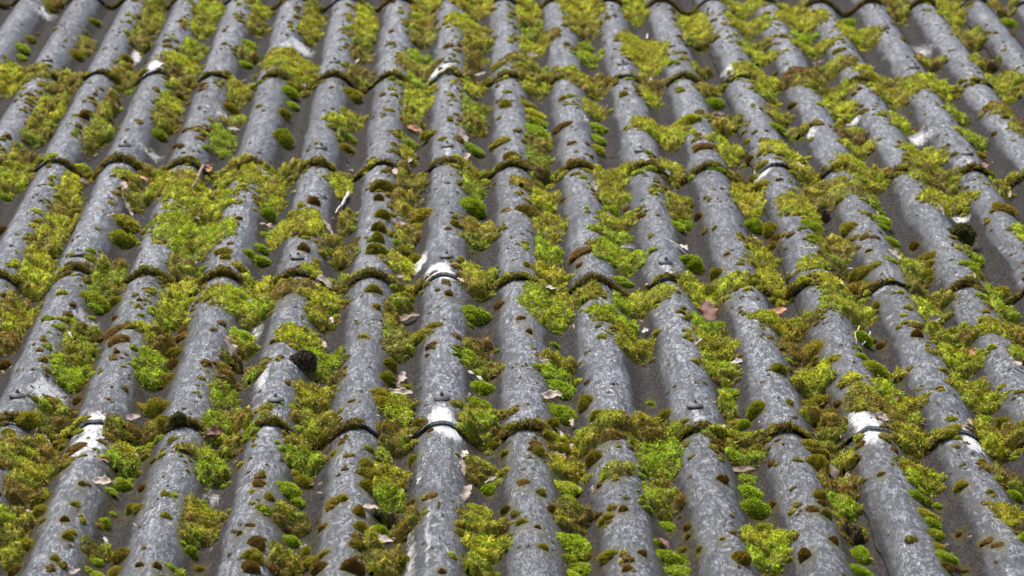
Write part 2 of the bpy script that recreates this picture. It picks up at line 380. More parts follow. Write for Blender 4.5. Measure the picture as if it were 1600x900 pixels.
# ------------------------------------------------------------------ traced positions
# k x y w h colour ; m = spreading mat, c = single cushion.  Each block: origin in the photograph, coordinates enlarged 2.963 times
TILES = {
(0, 0): """m 40 310 110 70 Y;m 30 385 130 90 Y;m 150 330 110 50 O;c 95 215 90 40 G;c 95 262 60 25 G;c 135 175 60 30 O;m 240 25 70 60 O;c 430 95 60 30 O;c 385 180 80 35 GO;c 350 250 75 45 O
m 400 235 60 70 O;m 280 350 130 50 Y;m 250 415 100 60 YO;m 330 400 80 80 OB;m 200 500 150 90 Y;m 260 470 80 110 O;m 190 600 100 110 O;m 140 650 100 50 G;m 75 710 150 90 O;m 60 830 130 100 OY
m 640 200 110 60 O;m 690 60 110 150 YO;c 580 270 60 40 O;m 575 350 90 80 BO;m 490 480 80 120 OB;m 450 600 150 80 OG;m 395 660 80 80 O;c 385 530 50 50 B;m 600 405 100 35 O
m 950 50 130 110 Y;m 910 125 120 60 Y;m 870 225 140 80 GY;m 840 300 150 70 Y;m 830 360 130 70 OB;m 810 420 100 60 O;m 780 480 130 70 Y;m 765 560 110 80 O;c 730 620 80 50 G;c 805 600 90 45 BO
m 1190 40 120 60 Y;m 1170 110 110 80 O;c 1145 200 90 40 G;m 1130 255 120 55 OG;c 1125 292 70 30 G;m 1085 430 130 80 Y;c 1060 495 80 45 O;m 1010 640 140 110 G;m 1085 580 90 45 O
m 1340 270 190 130 Y;m 1430 110 120 130 OY;c 1335 420 90 50 G;c 1345 485 70 35 G;c 1310 525 60 45 O;c 1305 640 95 80 GO;m 1560 560 80 60 Y;m 1575 620 60 60 GO;m 1430 20 90 40 Y
m 310 840 90 90 Y;m 590 810 110 60 O;m 820 810 220 80 OY;m 1080 800 170 90 Y;m 1220 820 200 110 Y;m 1380 790 150 60 O;m 1560 850 110 80 Y;c 820 672 40 20 B;c 940 390 40 20 B""",
(530, 0): """m 105 90 110 170 Y;m 90 190 120 70 GO;m 75 250 130 50 O;m 60 335 130 80 BO;c 55 435 100 60 O;m 50 560 100 60 Y;c 35 632 80 40 G;c 25 682 70 40 O;m 385 40 130 80 Y;m 375 130 130 90 O
m 380 200 120 60 YP;m 340 270 140 70 G;m 350 330 150 70 O;m 340 400 120 50 G;m 345 470 140 110 Y;m 320 560 120 60 O;m 300 640 100 60 G;m 300 710 100 60 Y;c 420 620 90 50 O;m 310 850 140 80 O
m 620 40 170 90 OY;m 600 130 150 80 Y;m 610 200 140 80 O;m 600 270 130 70 O;m 580 330 110 60 O;m 590 400 110 60 Y;m 605 500 140 80 G;m 590 570 140 70 O;c 605 682 110 45 G;m 580 780 110 70 Y;m 600 850 150 80 G
m 850 50 120 110 Y;m 870 140 110 80 GO;m 870 220 130 70 Y;m 860 310 150 70 O;m 890 380 160 60 O;m 900 430 130 55 Y;c 865 482 80 40 O;c 890 522 110 40 Y;c 895 562 120 35 G;c 900 605 150 50 G;m 910 670 130 70 OB
m 905 730 130 60 G;m 905 790 130 60 BK;m 860 850 120 60 O;m 975 165 90 60 O;m 1120 60 170 130 Y;m 1130 150 150 80 O;c 1130 215 100 40 G;m 1140 270 130 60 G;m 1100 340 130 70 Y;m 1170 400 170 80 O
m 1150 490 150 80 OY;c 1190 590 100 50 G;c 1190 640 90 40 G;c 1195 690 70 40 Y;m 1200 830 150 80 O;m 1360 60 110 110 Y;m 1400 250 180 150 Y;m 1420 390 140 60 O;m 1430 450 100 70 Y;m 1440 590 170 80 Y
m 1520 640 170 110 OY;m 1520 780 120 60 Y;m 1300 820 150 80 Y;c 770 480 60 40 O;c 735 300 70 35 O;c 1030 585 80 30 B;c 1075 660 40 20 B;c 745 655 90 35 O;c 800 720 60 40 BO;c 200 860 80 60 BO;c 1320 435 40 30 O""",
(1060, 0): """m 70 130 130 150 Y;m 110 215 140 60 O;m 70 300 140 70 O;c 160 480 90 60 G;m 100 400 80 70 O;c 40 560 100 60 Y;m 300 60 160 70 Y;m 320 140 170 90 Y;m 320 220 130 60 G;m 400 200 100 45 BY;m 380 280 150 70 Y
m 370 350 170 90 Y;m 390 430 120 60 G;m 430 520 150 70 O;c 445 582 80 35 G;m 190 590 130 60 O;m 200 680 150 110 Y;m 260 595 80 50 O;m 540 50 110 60 Y;m 570 120 200 100 Y;m 580 190 120 50 G;m 620 250 170 40 Y
m 720 320 180 60 O;m 620 380 150 90 O;m 550 340 160 60 B;m 720 450 200 80 OY;m 740 530 140 80 Y;m 470 680 200 80 Y;m 560 620 120 40 O;m 780 640 130 60 OB;c 790 103 90 45 G;m 830 190 170 90 Y
m 1000 40 100 100 O;m 900 355 150 55 Y;m 1010 450 220 90 OY;m 1000 550 130 90 GY;m 830 710 150 50 Y;m 850 800 180 80 OY;m 1160 310 130 50 O;m 1250 60 130 100 Y;m 1340 190 120 90 O;m 1375 280 80 60 Y
m 1440 320 100 50 BK;m 1180 400 170 70 Y;m 1280 540 110 50 G;m 1360 655 110 55 G;c 1390 712 60 30 O;m 1130 740 180 90 Y;m 1170 830 200 100 O;m 1510 410 150 100 Y;m 1500 500 120 80 O;m 1580 590 80 80 O
m 1500 70 110 40 O;c 1520 105 90 50 G;m 1460 850 130 80 GO;m 560 800 130 60 Y;c 745 230 50 25 O;c 530 485 50 30 B;c 110 675 80 35 B;c 390 850 100 40 O;c 330 730 40 60 B""",
(0, 300): """c 20 20 60 30 G;c 15 175 50 40 B;m 310 20 130 60 Y;m 250 100 110 100 O;m 230 180 150 100 Y;m 190 250 130 70 O;m 160 310 140 70 Y;m 130 380 120 60 Y;c 350 95 90 50 O;m 310 170 90 60 O;m 190 440 180 80 Y
m 60 520 130 120 O;m 80 600 160 110 Y;m 30 690 110 90 O;c 25 800 60 60 B;m 625 25 150 70 O;c 570 135 140 70 O;c 555 215 130 80 GO;m 465 320 180 70 O;m 460 390 180 90 G;c 430 495 150 80 GO;c 430 530 70 40 G;c 420 578 35 15 G
m 350 640 200 50 GO;m 320 740 200 110 O;m 300 830 180 100 G;c 530 640 90 30 B;c 460 680 80 50 B;c 545 680 100 30 B;c 420 740 70 50 B;c 415 825 70 45 B;c 535 580 35 20 B;c 535 505 80 50 O;c 540 740 25 20 B
m 920 50 260 120 Y;m 880 210 300 140 GY;c 850 300 80 30 G;m 830 370 140 90 O;m 770 530 190 150 GY;m 760 610 90 60 G;m 850 490 100 60 Y;c 690 685 70 35 G;m 680 640 110 60 Y;m 740 710 120 80 O;m 700 790 150 80 G
m 670 860 150 60 G;c 850 640 60 35 B;c 850 665 80 30 B;c 820 740 80 50 BO;c 800 800 60 50 B;c 780 860 80 50 O;c 1230 100 80 60 G;m 1225 30 150 80 Y;c 1225 195 70 30 G;c 1200 255 80 40 G;c 1185 308 100 50 G
c 1150 280 60 35 G;c 1140 398 45 25 G;c 1035 270 70 35 O;c 1045 297 50 30 O;c 1025 350 50 30 O;c 970 235 45 25 B;c 990 105 60 40 O;m 1370 130 200 90 Y;m 1120 535 200 110 YG;m 1010 455 160 60 Y;m 1200 470 180 60 Y
m 1180 580 150 70 G;c 1100 655 130 60 G;c 1090 695 120 45 G;m 1120 745 110 50 O;m 1020 840 150 70 OB;m 1070 800 100 50 BK;m 1330 440 250 60 O;m 1480 490 180 110 Y;m 1390 660 170 110 Y;m 1480 600 120 60 O
m 1480 810 170 100 G;m 1190 830 110 80 OP;m 1450 370 100 50 Y;m 1500 225 150 90 O;c 1405 250 50 70 B;c 1410 195 45 40 O;c 1450 40 50 50 B;m 1570 430 80 60 O;m 1560 860 80 60 O;c 1265 690 35 20 B;c 1105 120 30 20 B
m 540 470 80 40 O""",
(530, 300): """c 185 20 40 60 B;c 195 100 60 60 O;c 180 160 60 60 BO;c 175 210 60 60 O;c 170 265 70 60 O;m 50 270 130 70 OB;m 30 330 100 50 O;m 30 160 70 80 O;m 290 60 140 110 O;m 300 200 120 80 O;c 290 270 80 50 O;m 280 345 130 70 Y
c 390 105 100 60 O;c 360 160 80 40 Y;c 350 310 70 50 O;c 600 60 130 80 G;c 605 125 70 35 O;m 625 190 170 80 O;m 620 235 110 45 G;c 612 277 20 12 G;c 535 145 40 35 O;m 930 20 130 50 Y;c 880 90 100 60 OB;m 950 65 120 55 Y
m 960 170 150 90 YO;m 940 280 150 100 G;c 955 347 80 35 O;m 960 400 140 55 Y;m 1240 30 160 80 Y;c 1250 90 90 60 G;m 1250 150 170 60 Y;m 1330 140 130 50 Y;m 1260 210 150 60 G;m 1250 270 160 50 Y;m 1290 320 200 80 G
c 1305 410 90 45 G;c 1115 278 100 35 B;m 1540 50 120 100 OY;c 1560 150 90 40 G;m 630 400 170 70 Y;m 640 450 120 50 O;c 615 560 150 80 G;c 600 613 25 15 G;m 970 540 200 140 GY;m 950 485 180 50 O;m 1150 460 180 60 OY
m 1270 570 200 100 G;m 1430 500 200 100 Y;m 1350 550 180 80 G;c 160 447 60 40 O;c 175 530 35 30 O;c 290 490 90 60 O;m 280 545 100 50 O;m 235 580 80 110 O;c 430 620 80 30 OB;c 390 655 100 50 O;c 345 680 80 40 O
c 435 700 40 20 B;c 115 665 40 20 O;m 260 700 160 100 OP;c 230 790 60 70 O;c 220 860 70 70 OG;c 1330 640 90 35 G;m 1350 710 200 100 OY;c 990 705 45 25 G;m 640 745 140 70 OB;m 625 808 150 60 G;c 640 705 50 20 G
m 1000 820 190 60 O;m 980 865 160 50 G;m 710 840 100 60 BO;c 745 520 50 30 B;c 840 580 40 20 B;c 880 640 30 40 B;c 865 335 30 25 O;c 1040 32 30 15 B;c 765 82 25 12 B;c 1110 340 30 18 B;c 1195 588 30 15 O;c 1300 395 30 15 O
m 1120 500 100 50 YO;c 20 520 40 30 O;c 505 468 35 30 B""",
(1060, 300): """c 20 60 90 80 G;c 25 150 80 50 G;c 50 325 120 80 G;c 95 370 40 25 O;m 60 430 150 70 GY;m 160 500 250 90 Y;m 130 640 180 80 G;c 95 112 40 35 B;c 180 370 60 60 O;m 160 465 90 45 O;m 310 40 140 110 YO;c 345 160 90 80 G
c 430 170 70 60 O;c 460 207 50 30 B;c 440 245 70 40 BO;m 370 300 140 100 OY;m 400 390 150 80 Y;m 560 50 150 110 Y;m 700 15 260 50 O;c 620 155 90 50 G;c 645 220 90 45 G;m 885 30 100 80 G;c 930 125 110 50 G;c 940 158 60 30 G
c 980 225 70 40 G;c 790 160 90 50 O;m 700 260 180 90 O;m 720 350 120 60 KO;c 905 335 70 30 O;c 850 375 90 60 O;c 830 440 100 60 BO;m 630 320 120 60 Y;m 770 520 200 120 GO;m 700 420 150 70 Y;c 915 528 50 40 O;c 900 557 40 25 O
m 1060 350 150 100 GO;m 1080 430 150 70 O;c 1155 300 90 50 O;c 1150 345 60 40 O;c 1160 375 60 40 O;c 1165 405 40 30 O;c 1095 245 50 50 B;m 1180 30 100 80 Y;m 1260 60 150 90 YO;m 1340 280 140 60 G;c 1345 330 90 40 G
c 1365 353 60 30 G;c 1390 385 45 30 O;m 1130 540 170 100 YG;m 1240 510 90 50 O;m 1170 640 200 100 YO;m 1280 710 220 90 O;m 1300 800 200 110 YG;c 1105 655 50 40 B;c 1510 70 110 50 OB;m 1590 190 60 70 G;m 1430 445 130 50 G
c 1490 465 90 60 O;m 1480 540 150 90 G;m 1470 620 150 80 Y;m 1540 660 130 90 O;m 1580 760 80 90 O;m 460 630 200 60 YO;m 530 660 200 80 O;m 480 715 130 70 BO;m 560 770 150 90 O;c 640 715 110 50 O;c 715 768 65 30 O
c 640 810 40 40 B;m 620 865 150 50 Y;c 540 595 90 40 O;c 460 815 60 60 O;c 840 670 90 60 G;c 895 690 40 30 O;c 850 760 60 30 G;c 940 710 40 30 B;c 900 815 120 70 OG;m 1000 865 110 50 Y;m 800 865 80 40 Y;c 850 600 30 20 O
m 170 740 180 110 YO;m 180 840 160 80 OG;c 828 625 30 20 O;c 810 262 40 20 B;c 885 268 30 15 B;c 830 722 40 20 G;c 225 285 30 15 B""",
(0, 600): """m 50 300 120 130 O;c 130 160 100 70 O;m 240 165 160 100 OG;m 180 340 130 90 O;m 290 365 150 80 OB;m 170 430 140 80 O;m 90 500 190 90 BO;c 205 530 60 40 O;m 60 650 150 90 O;m 30 740 90 70 O;m 50 810 100 80 GO
c 125 745 90 70 O;c 75 860 60 40 B;c 195 580 80 50 O;c 380 460 30 25 O;c 350 555 40 25 O;c 310 700 45 45 O;c 255 805 40 40 O;c 660 480 40 30 B;c 290 275 80 50 O;c 355 290 90 30 B;m 545 300 170 80 OY;m 540 370 150 70 G
c 555 460 90 55 G;c 505 492 70 30 G;c 590 475 40 25 O;m 525 200 70 80 BO;c 615 410 40 50 O;c 520 600 35 20 G;c 482 640 60 45 G;m 430 770 150 60 O;c 440 820 70 35 G;c 435 882 80 30 G;c 405 855 50 20 G;c 570 790 80 60 BO
c 530 870 80 50 O;c 615 575 60 50 O;c 645 570 60 35 O;c 650 835 35 25 B;c 680 335 40 30 O;c 715 352 35 20 B;c 735 110 110 90 O;c 760 180 80 70 O;m 660 230 130 70 OB;m 1020 60 140 110 G;c 1000 155 100 60 G;m 990 200 150 70 G
m 1080 170 90 70 O;m 920 310 210 100 GY;m 960 405 180 90 G;m 860 300 90 50 O;m 1070 315 90 70 O;m 900 590 220 90 YO;m 890 680 170 90 O;c 880 772 60 50 G;m 800 875 100 40 G;c 920 855 45 30 O;m 1160 165 150 70 O
m 1450 70 160 90 OY;m 1400 160 150 80 OG;m 1480 210 150 110 O;m 1380 300 140 50 O;m 1390 370 160 80 G;c 1330 480 130 70 G;c 1400 450 90 60 O;c 1363 538 90 45 G;c 1198 455 65 35 B;c 1240 515 40 50 O;c 1120 367 40 20 O
c 1220 575 60 35 O;m 1320 620 190 90 O;c 1335 720 80 50 G;c 1375 745 40 25 G;c 1190 730 70 80 B;c 1170 790 90 60 O;c 1160 845 80 60 B;m 1310 830 160 100 O;c 1415 775 60 70 O;c 1550 540 100 40 OB;c 1500 655 60 20 B
c 1495 785 60 30 O;c 1450 820 80 50 O;c 1480 845 80 50 B;c 1550 315 40 20 O;c 1550 150 60 80 O;c 1500 270 60 70 O;c 375 22 50 30 B;c 365 75 50 35 B;c 335 135 50 40 B;c 1110 690 25 20 B;c 655 100 70 30 O;c 40 225 60 40 O
c 845 735 30 20 G;c 1375 878 60 25 O;c 725 840 40 30 B;c 1160 650 40 20 B;c 300 625 35 30 B;c 205 625 40 20 O""",
(530, 600): """c 180 40 90 50 O;c 200 90 100 70 O;m 270 130 130 120 YG;c 210 210 80 90 O;m 260 260 120 80 BO;m 180 335 100 60 GO;c 120 370 60 50 O;c 200 390 70 50 O;c 140 420 100 70 O;c 120 470 60 50 O;m 250 440 130 60 Y;m 230 500 130 60 OY
m 240 550 120 80 G;m 210 630 110 50 K;c 180 680 80 60 G;m 300 680 160 90 O;c 100 660 60 60 O;c 90 585 60 60 BO;c 80 740 80 50 OB;c 60 840 90 80 B;m 200 830 170 100 O;c 310 810 60 40 O;c 340 345 50 35 O;c 335 548 50 30 B
c 430 515 50 20 B;c 395 525 30 18 O;c 60 75 35 15 B;c 20 530 40 30 O;c 660 20 110 70 G;c 633 95 125 70 G;m 640 170 170 60 O;m 660 230 200 90 OG;c 710 290 60 50 O;c 630 370 160 60 GO;m 640 430 170 70 O;c 690 490 70 55 G
c 630 580 140 60 OG;m 620 640 130 50 O;m 680 700 210 100 O;m 680 780 180 90 YO;c 555 685 40 40 O;m 620 860 160 60 GO;c 1010 15 160 80 G;c 1022 135 150 85 G;c 985 180 60 50 O;c 955 232 70 50 O;m 970 280 110 70 BO
c 1145 80 80 60 O;c 1190 140 60 40 O;m 1220 200 250 80 O;m 1040 400 190 80 OY;c 1100 380 100 60 O;c 1030 470 140 60 YG;c 1060 535 90 55 G;c 850 450 60 25 B;c 845 633 50 30 O;c 770 317 40 30 O;c 775 580 45 40 B
c 935 500 40 35 O;c 980 575 45 45 B;c 945 750 45 30 O;m 1060 610 180 70 OK;m 1050 660 150 60 O;c 1075 740 190 100 G;c 1055 805 80 45 GO;c 1110 850 120 60 G;c 1080 885 100 30 G;c 1150 800 50 40 O;c 1185 335 80 60 BO
m 1290 395 130 60 YP;c 1240 615 70 40 O;c 1315 575 45 30 B;c 1250 790 80 50 O;c 1335 850 50 30 B;c 1405 780 35 35 B;m 1470 370 220 140 GG;m 1450 235 150 90 O;c 1390 185 90 50 G;c 1510 140 60 60 O;m 1470 540 170 110 OG
c 1515 655 75 40 G;c 1440 88 40 25 G;c 1470 730 55 30 G;c 1520 805 150 80 G;c 1550 870 170 60 G;c 1580 540 50 40 O;m 1560 230 100 70 O;c 820 105 30 15 B;c 425 212 30 15 B;c 770 400 30 20 O;c 475 865 35 25 B;c 920 660 30 20 B
c 1205 470 25 20 B;c 910 275 60 30 B;c 920 310 60 50 O;c 300 15 80 40 O""",
(1060, 600): """c 225 45 115 60 G;m 230 140 70 60 GO;c 260 180 120 50 O;c 245 225 80 40 G;c 305 190 60 50 G;c 300 240 80 40 G;c 365 110 80 80 OG;c 515 85 35 25 O;m 300 300 180 70 YO;m 300 370 180 60 G;c 310 435 110 50 G;c 320 500 125 70 G
c 350 582 145 100 G;c 435 555 35 40 B;c 400 668 90 50 OG;c 205 435 50 60 B;m 390 760 210 90 Y;m 400 825 180 100 G;c 290 800 80 80 BO;c 205 715 25 15 O;c 15 800 50 80 G;c 20 870 50 50 G;c 20 768 40 30 O;c 15 535 40 50 O
m 620 30 170 80 YO;c 660 80 120 70 O;c 600 100 80 50 O;m 700 240 110 80 OG;m 620 170 100 60 O;c 620 290 120 70 O;c 640 370 100 80 O;m 720 350 90 60 GO;m 770 400 120 60 OB;m 750 500 150 90 OB;m 760 590 120 80 G
c 750 652 60 30 G;c 620 575 60 30 B;c 650 510 60 60 O;c 680 590 50 70 O;c 665 550 40 30 B;c 590 785 65 55 B;c 715 715 40 50 B;m 800 710 90 50 K;c 840 680 50 40 O;c 840 790 100 75 G;c 830 865 100 60 G;c 710 140 80 60 BO
c 740 90 40 30 B;c 850 272 35 20 B;m 860 60 130 100 YB;m 960 50 140 70 GY;m 1040 120 160 90 OY;m 1020 200 180 90 O;m 1050 260 180 70 YO;c 1060 390 110 60 BO;m 1110 440 170 80 GY;c 1100 515 80 45 G;c 1140 540 60 40 O
c 1195 565 40 30 G;c 1140 600 110 40 O;c 1170 640 85 50 G;c 1180 690 90 50 OG;c 1200 750 70 35 O;c 1225 795 110 55 G;c 1240 845 60 40 B;c 1310 860 50 25 B;c 1310 465 70 45 O;c 940 415 35 20 B;c 1250 235 110 40 O
m 1330 40 200 80 YO;m 1390 110 180 80 GY;c 1410 160 90 30 G;c 1500 175 60 60 O;m 1440 260 160 100 OY;m 1460 400 110 60 BO;m 1500 440 170 80 GO;c 1545 510 75 45 G;m 1550 610 140 110 YO;m 1590 690 60 80 O;c 1480 740 50 20 B
c 1430 725 60 20 B;m 1540 250 120 80 O;c 100 760 30 30 O;c 45 660 40 30 B;c 45 705 30 30 B;c 460 260 25 12 B;c 1300 695 30 25 B;c 1415 548 20 12 B;c 1480 365 30 15 B;c 40 230 50 25 O;c 180 275 60 40 B;c 225 270 50 30 O""",
}
# fallen leaves: x y length colour
LEAVES = {
(0, 0): "185 555 70 P;1080 600 50 W;965 785 70 X;930 800 60 N;1220 812 90 P;665 828 45 X;575 870 70 P;385 840 60 N;520 490 50 N",
(530, 0): "350 600 80 X;570 632 80 P;1130 550 70 P;870 535 50 X;590 730 70 P;260 800 60 P;1510 806 50 W;330 745 60 P;890 255 50 P;85 283 55 P;655 345 50 P;1180 865 60 P;1440 372 40 W",
(1060, 0): "1175 740 80 P;1405 772 60 R;650 290 50 P;560 770 60 P;180 530 60 P",
(0, 300): "585 75 95 P;510 108 50 P;205 268 40 P;1235 165 70 P;1520 170 80 P;1495 425 110 P;1450 440 70 N;320 670 55 W;900 340 50 P;1060 725 110 P;1495 715 70 P;1150 510 50 W;1540 600 60 W;912 127 40 N;55 575 40 P",
(530, 300): "270 145 95 P;315 590 110 N;280 395 50 P;1340 262 70 W;970 458 65 W;1245 122 60 N;545 470 60 N;562 412 50 P;1415 650 60 W;625 858 100 W;950 795 70 P;290 862 90 P;282 310 40 P",
(1060, 300): "140 560 130 R;455 560 90 X;605 262 60 P;780 362 60 P;745 435 50 P;1000 295 70 P;1215 85 60 P;1530 15 50 P;1170 612 90 P;265 795 60 W;85 700 60 P;350 225 50 P;1360 755 60 X;1565 800 60 P;18 262 60 W",
(0, 600): "140 262 120 N;215 285 90 P;85 290 70 P;612 162 75 P;475 365 70 N;610 350 70 P;470 460 85 P;985 250 90 R;490 735 40 W;28 815 80 P;345 880 60 P;1055 130 60 N;1265 850 45 P;1480 515 35 N",
(530, 600): "280 48 110 P;262 8 60 P;595 57 55 P;975 60 110 P;1080 188 55 P;1050 300 95 P;1015 235 60 W;1020 345 90 R;580 330 75 W;150 580 75 P;195 730 100 P;585 515 105 P;370 457 45 W;700 455 60 P;1500 745 75 R;330 250 60 P;572 398 80 P",
(1060, 600): "715 425 120 N;780 437 70 N;295 408 140 N;1000 82 100 R;1345 187 50 P;200 205 40 P;940 160 60 P",
}
ZF = 2.963
def entries(tiles):
    for (ox, oy), txt in tiles.items():
        for e in txt.replace('\n', ';').split(';'):
            e = e.split()
            if e: yield ox, oy, e

SPOTS = []
for ox, oy, e in entries(TILES):
    w_, h_ = float(e[3]) / ZF, float(e[4]) / ZF
    X, T, Z = ray_hit(ox + float(e[1]) / ZF, oy + float(e[2]) / ZF + .15 * h_)
    SPOTS.append((X, T, w_ / (FPX / Z) / 2, max(w_, h_) / (FPX / Z) / 2 * 1.9))
SPOTS = np.array(SPOTS)
def film_at(x, t):
    """greenish film that has spread round the moss and washed down below it"""
    v = np.zeros_like(x)
    for X, T, a, b in SPOTS:
        m = (np.abs(x - X) < a + .08) & (np.abs(t - T) < b + .20)
        if not m.any(): continue
        dx, dt = (x[m] - X) / (a + .022), (t[m] - T) / (b + .05)
        dt = np.where(dt < 0, dt * .75, dt)
        v[m] = np.maximum(v[m], np.exp(-(dx * dx + dt * dt) * .9))
    return v

# ------------------------------------------------------------------ the roof: sheets with bolts
roof = bpy.data.objects.new('corrugated_roof', None); COL.objects.link(roof)
roof.matrix_world = ROOF
roof['kind'] = 'thing'
tag(roof, 'weathered grey corrugated cement roof of overlapping wavy sheets, overgrown with moss', 'roof')

# worn white places: (pixel x, pixel y, size along the eaves, size up the slope, strength)
LIME = [(690, 652, .035, .10, 1), (706, 676, .03, .05, 1), (682, 420, .045, .07, 1), (700, 432, .03, .03, 1), (688, 108, .05, .07, 1), (236, 104, .05, .10, 1),
        (215, 85, .02, .2, .9), (1362, 665, .04, .10, 1), (1345, 650, .03, .08, .9), (135, 690, .05, .13, .8), (140, 662, .05, .06, 1), (1500, 680, .05, .05, 1),
        (1520, 690, .025, .1, .9), (75, 618, .05, .13, .8), (1332, 185, .025, .10, 1), (1345, 262, .03, .05, .8), (1240, 255, .03, .14, .8), (1190, 265, .045, .06, .9),
        (1145, 105, .045, .07, .8), (470, 75, .05, .12, .8), (455, 72, .06, .1, .6), (1435, 218, .06, .12, .7), (1440, 82, .07, .14, .6), (130, 498, .06, .08, .6),
        (350, 180, .05, .09, .6), (668, 835, .010, .4, .62), (640, 880, .016, .3, .6), (410, 590, .02, .2, .7), (330, 780, .03, .12, .5), (1265, 205, .02, .12, .7),
        (1180, 165, .02, .14, .6), (1500, 345, .03, .05, .9), (1060, 385, .05, .03, .6), (655, 415, .03, .09, .9), (1250, 440, .05, .03, .8), (1380, 445, .04, .04, .7),
        (20, 820, .05, .1, .4), (760, 545, .05, .05, .3), (425, 655, .03, .05, .9), (1215, 25, .03, .1, .5), (70, 20, .05, .12, .7), (235, 240, .06, .08, .6),
        (1500, 600, .03, .14, .5), (300, 480, .03, .2, .5), (400, 520, .03, .3, .55), (830, 550, .02, .3, .35)]
LIME = [(*ray_hit(a, b)[:2], c, d, e) for a, b, c, d, e in LIME]

def lime_at(x, t):
    tt = t - np.floor((t + .01) / D) * D
    u = np.mod(x / P + .5, 5.0) - .5
    v = .48 * (np.exp(-(u * P / .017) ** 4) + np.exp(-((u - 3) * P / .017) ** 4)) * (tt < .145) * (vnoise(np.floor(x / P + .5), np.floor(t / D), 4) > .3)
    for lx, lt, a, b, s in LIME:
        q = ((x - lx) / a) ** 2 + ((t - lt) / b) ** 2
        v = np.maximum(v, s * np.exp(-q * 1.1))
    return v

def bolt_meshes():
    """a domed washer and the bolt end that sticks up through it"""
    def lathe(pts, n=20):
        V, Q = [], []
        for r, z in pts:
            for k in range(n): V.append((r * math.cos(2 * math.pi * k / n), r * math.sin(2 * math.pi * k / n), z))
        for i in range(len(pts) - 1):
            for k in range(n): Q.append((i * n + k, i * n + (k + 1) % n, (i + 1) * n + (k + 1) % n, (i + 1) * n + k))
        return np.array(V), np.array(Q)
    V, Q = lathe([(.0165, -.006), (.0180, -.001), (.0172, .001), (.010, .0045), (.0065, .0065), (.0001, .007)])
    a = mesh_from('washer', V, Q)
    V, Q = lathe([(.0055, .004), (.0055, .0082), (.0032, .0086), (.0032, .0125), (.002, .0135), (.0001, .0135)], 10)
    b = mesh_from('roof_bolt', V, Q)
    return a, b
ME_WASHER, ME_BOLT = bolt_meshes()

def sheet_mesh(row, j):
    x0, x1 = (5 * j - .34) * P, (5 * j + 5 + .34) * P
    nx, nt_ = 5 * 30 + 10, 80
    xs = np.linspace(x0, x1, nx)
    tt = np.concatenate([np.linspace(0, .04, 6)[:-1], np.linspace(.04, D + .13, nt_ - 5)])
    X, T = np.meshgrid(xs, tt)
    so_ = OFF[row + 3, j + 4]
    T = T.copy(); T = T - so_ * sstep(.9, 1.2, T)
    t_abs = row * D + T + so_
    # chipped, uneven lower end and side edge
    chip = .016 * (vnoise(X * 9, X * 0 + row * 7 + j, 5) - .3) + .010 * (vnoise(X * 70, X * 0 + row * 3 + j, 6) - .5)
    t_abs = t_abs + chip * np.exp(-T / .03)
    u = X / P - 5 * j
    sd_ = SIDE * (1 - sstep(.35, 1.2, u)) - .0 * u
    Xe = X.copy()
    Xe[:, 0] += .008 * (vnoise(t_abs[:, 0] * 14, t_abs[:, 0] * 0 + j, 8) - .5)
    Xe[:, -1] += .006 * (vnoise(t_abs[:, 0] * 14, t_abs[:, 0] * 0 + j, 9) - .5)
    Z = profile(Xe) + wob(Xe, t_abs) + LIFT * (1 - T / D) + sd_ + .0006 * (vnoise(Xe * 40, t_abs * 18, 12) - .5)
    n = X.size
    top = np.stack([Xe, t_abs, Z], -1).reshape(-1, 3)
    bot = top.copy(); bot[:, 2] -= TH
    H, W = X.shape
    idx = np.arange(n).reshape(H, W)
    q = np.stack([idx[:-1, :-1], idx[:-1, 1:], idx[1:, 1:], idx[1:, :-1]], -1).reshape(-1, 4)
    V = [top, bot]; Q = [q, q[:, ::-1] + n]
    off = 2 * n
    # end faces with their own vertices so that the edges stay crisp
    for line, flip in ((idx[0, :], False), (idx[-1, :], True), (idx[:, 0], True), (idx[:, -1], False)):
        a, b = top[line].copy(), bot[line].copy()
        m = len(line)
        # slightly rounded front
        V += [a, b]
        k = np.arange(m - 1)
        qq = np.stack([off + k, off + m + k, off + m + k + 1, off + k + 1], -1)
        if flip: qq = qq[:, ::-1]
        Q.append(qq); off += 2 * m
    V = np.concatenate(V); Q = np.concatenate(Q)
    prof = (np.cos(2 * math.pi * V[:, 0] / P) + 1) / 2
    lime = lime_at(V[:, 0], V[:, 1])
    film = film_at(V[:, 0], V[:, 1])
    return mesh_from('roof_sheet', V, Q, attrs={'prof': prof, 'lime': lime, 'film': film, 'tone': np.full(len(V), OFFR.uniform(.66, 1.02))})

for row in range(-2, 5):
    for j in range(-2, 3):
        sh = link('roof_sheet', sheet_mesh(row, j), M_SHEET, Matrix.Identity(4), roof)
        for k in (5 * j, 5 * j + 3):
            bx, bt = k * P + random.uniform(-.006, .006), row * D + .150 + random.uniform(-.012, .012)
            bz = float(surf(bx, bt)) + .0025
            M = Matrix.Translation((bx, bt, bz)) @ Matrix.Rotation(random.uniform(-.15, .15), 4, 'X') @ Matrix.Rotation(random.uniform(-.12, .12), 4, 'Y')
            bo = link('roof_bolt', ME_BOLT, M_BOLT, M, sh)
            # the washer lies under the bolt end and belongs to the same fixing
            link('washer', ME_WASHER, M_BOLT, M, sh)

BARE = [(0, 0), (1, 0), (3, 0), (3, -5), (0, 6 - 1), (2, 5), (0, -4), (3, 5), (1, 5), (0, 6)]   # (row, crest) whose end is worn white, with little moss
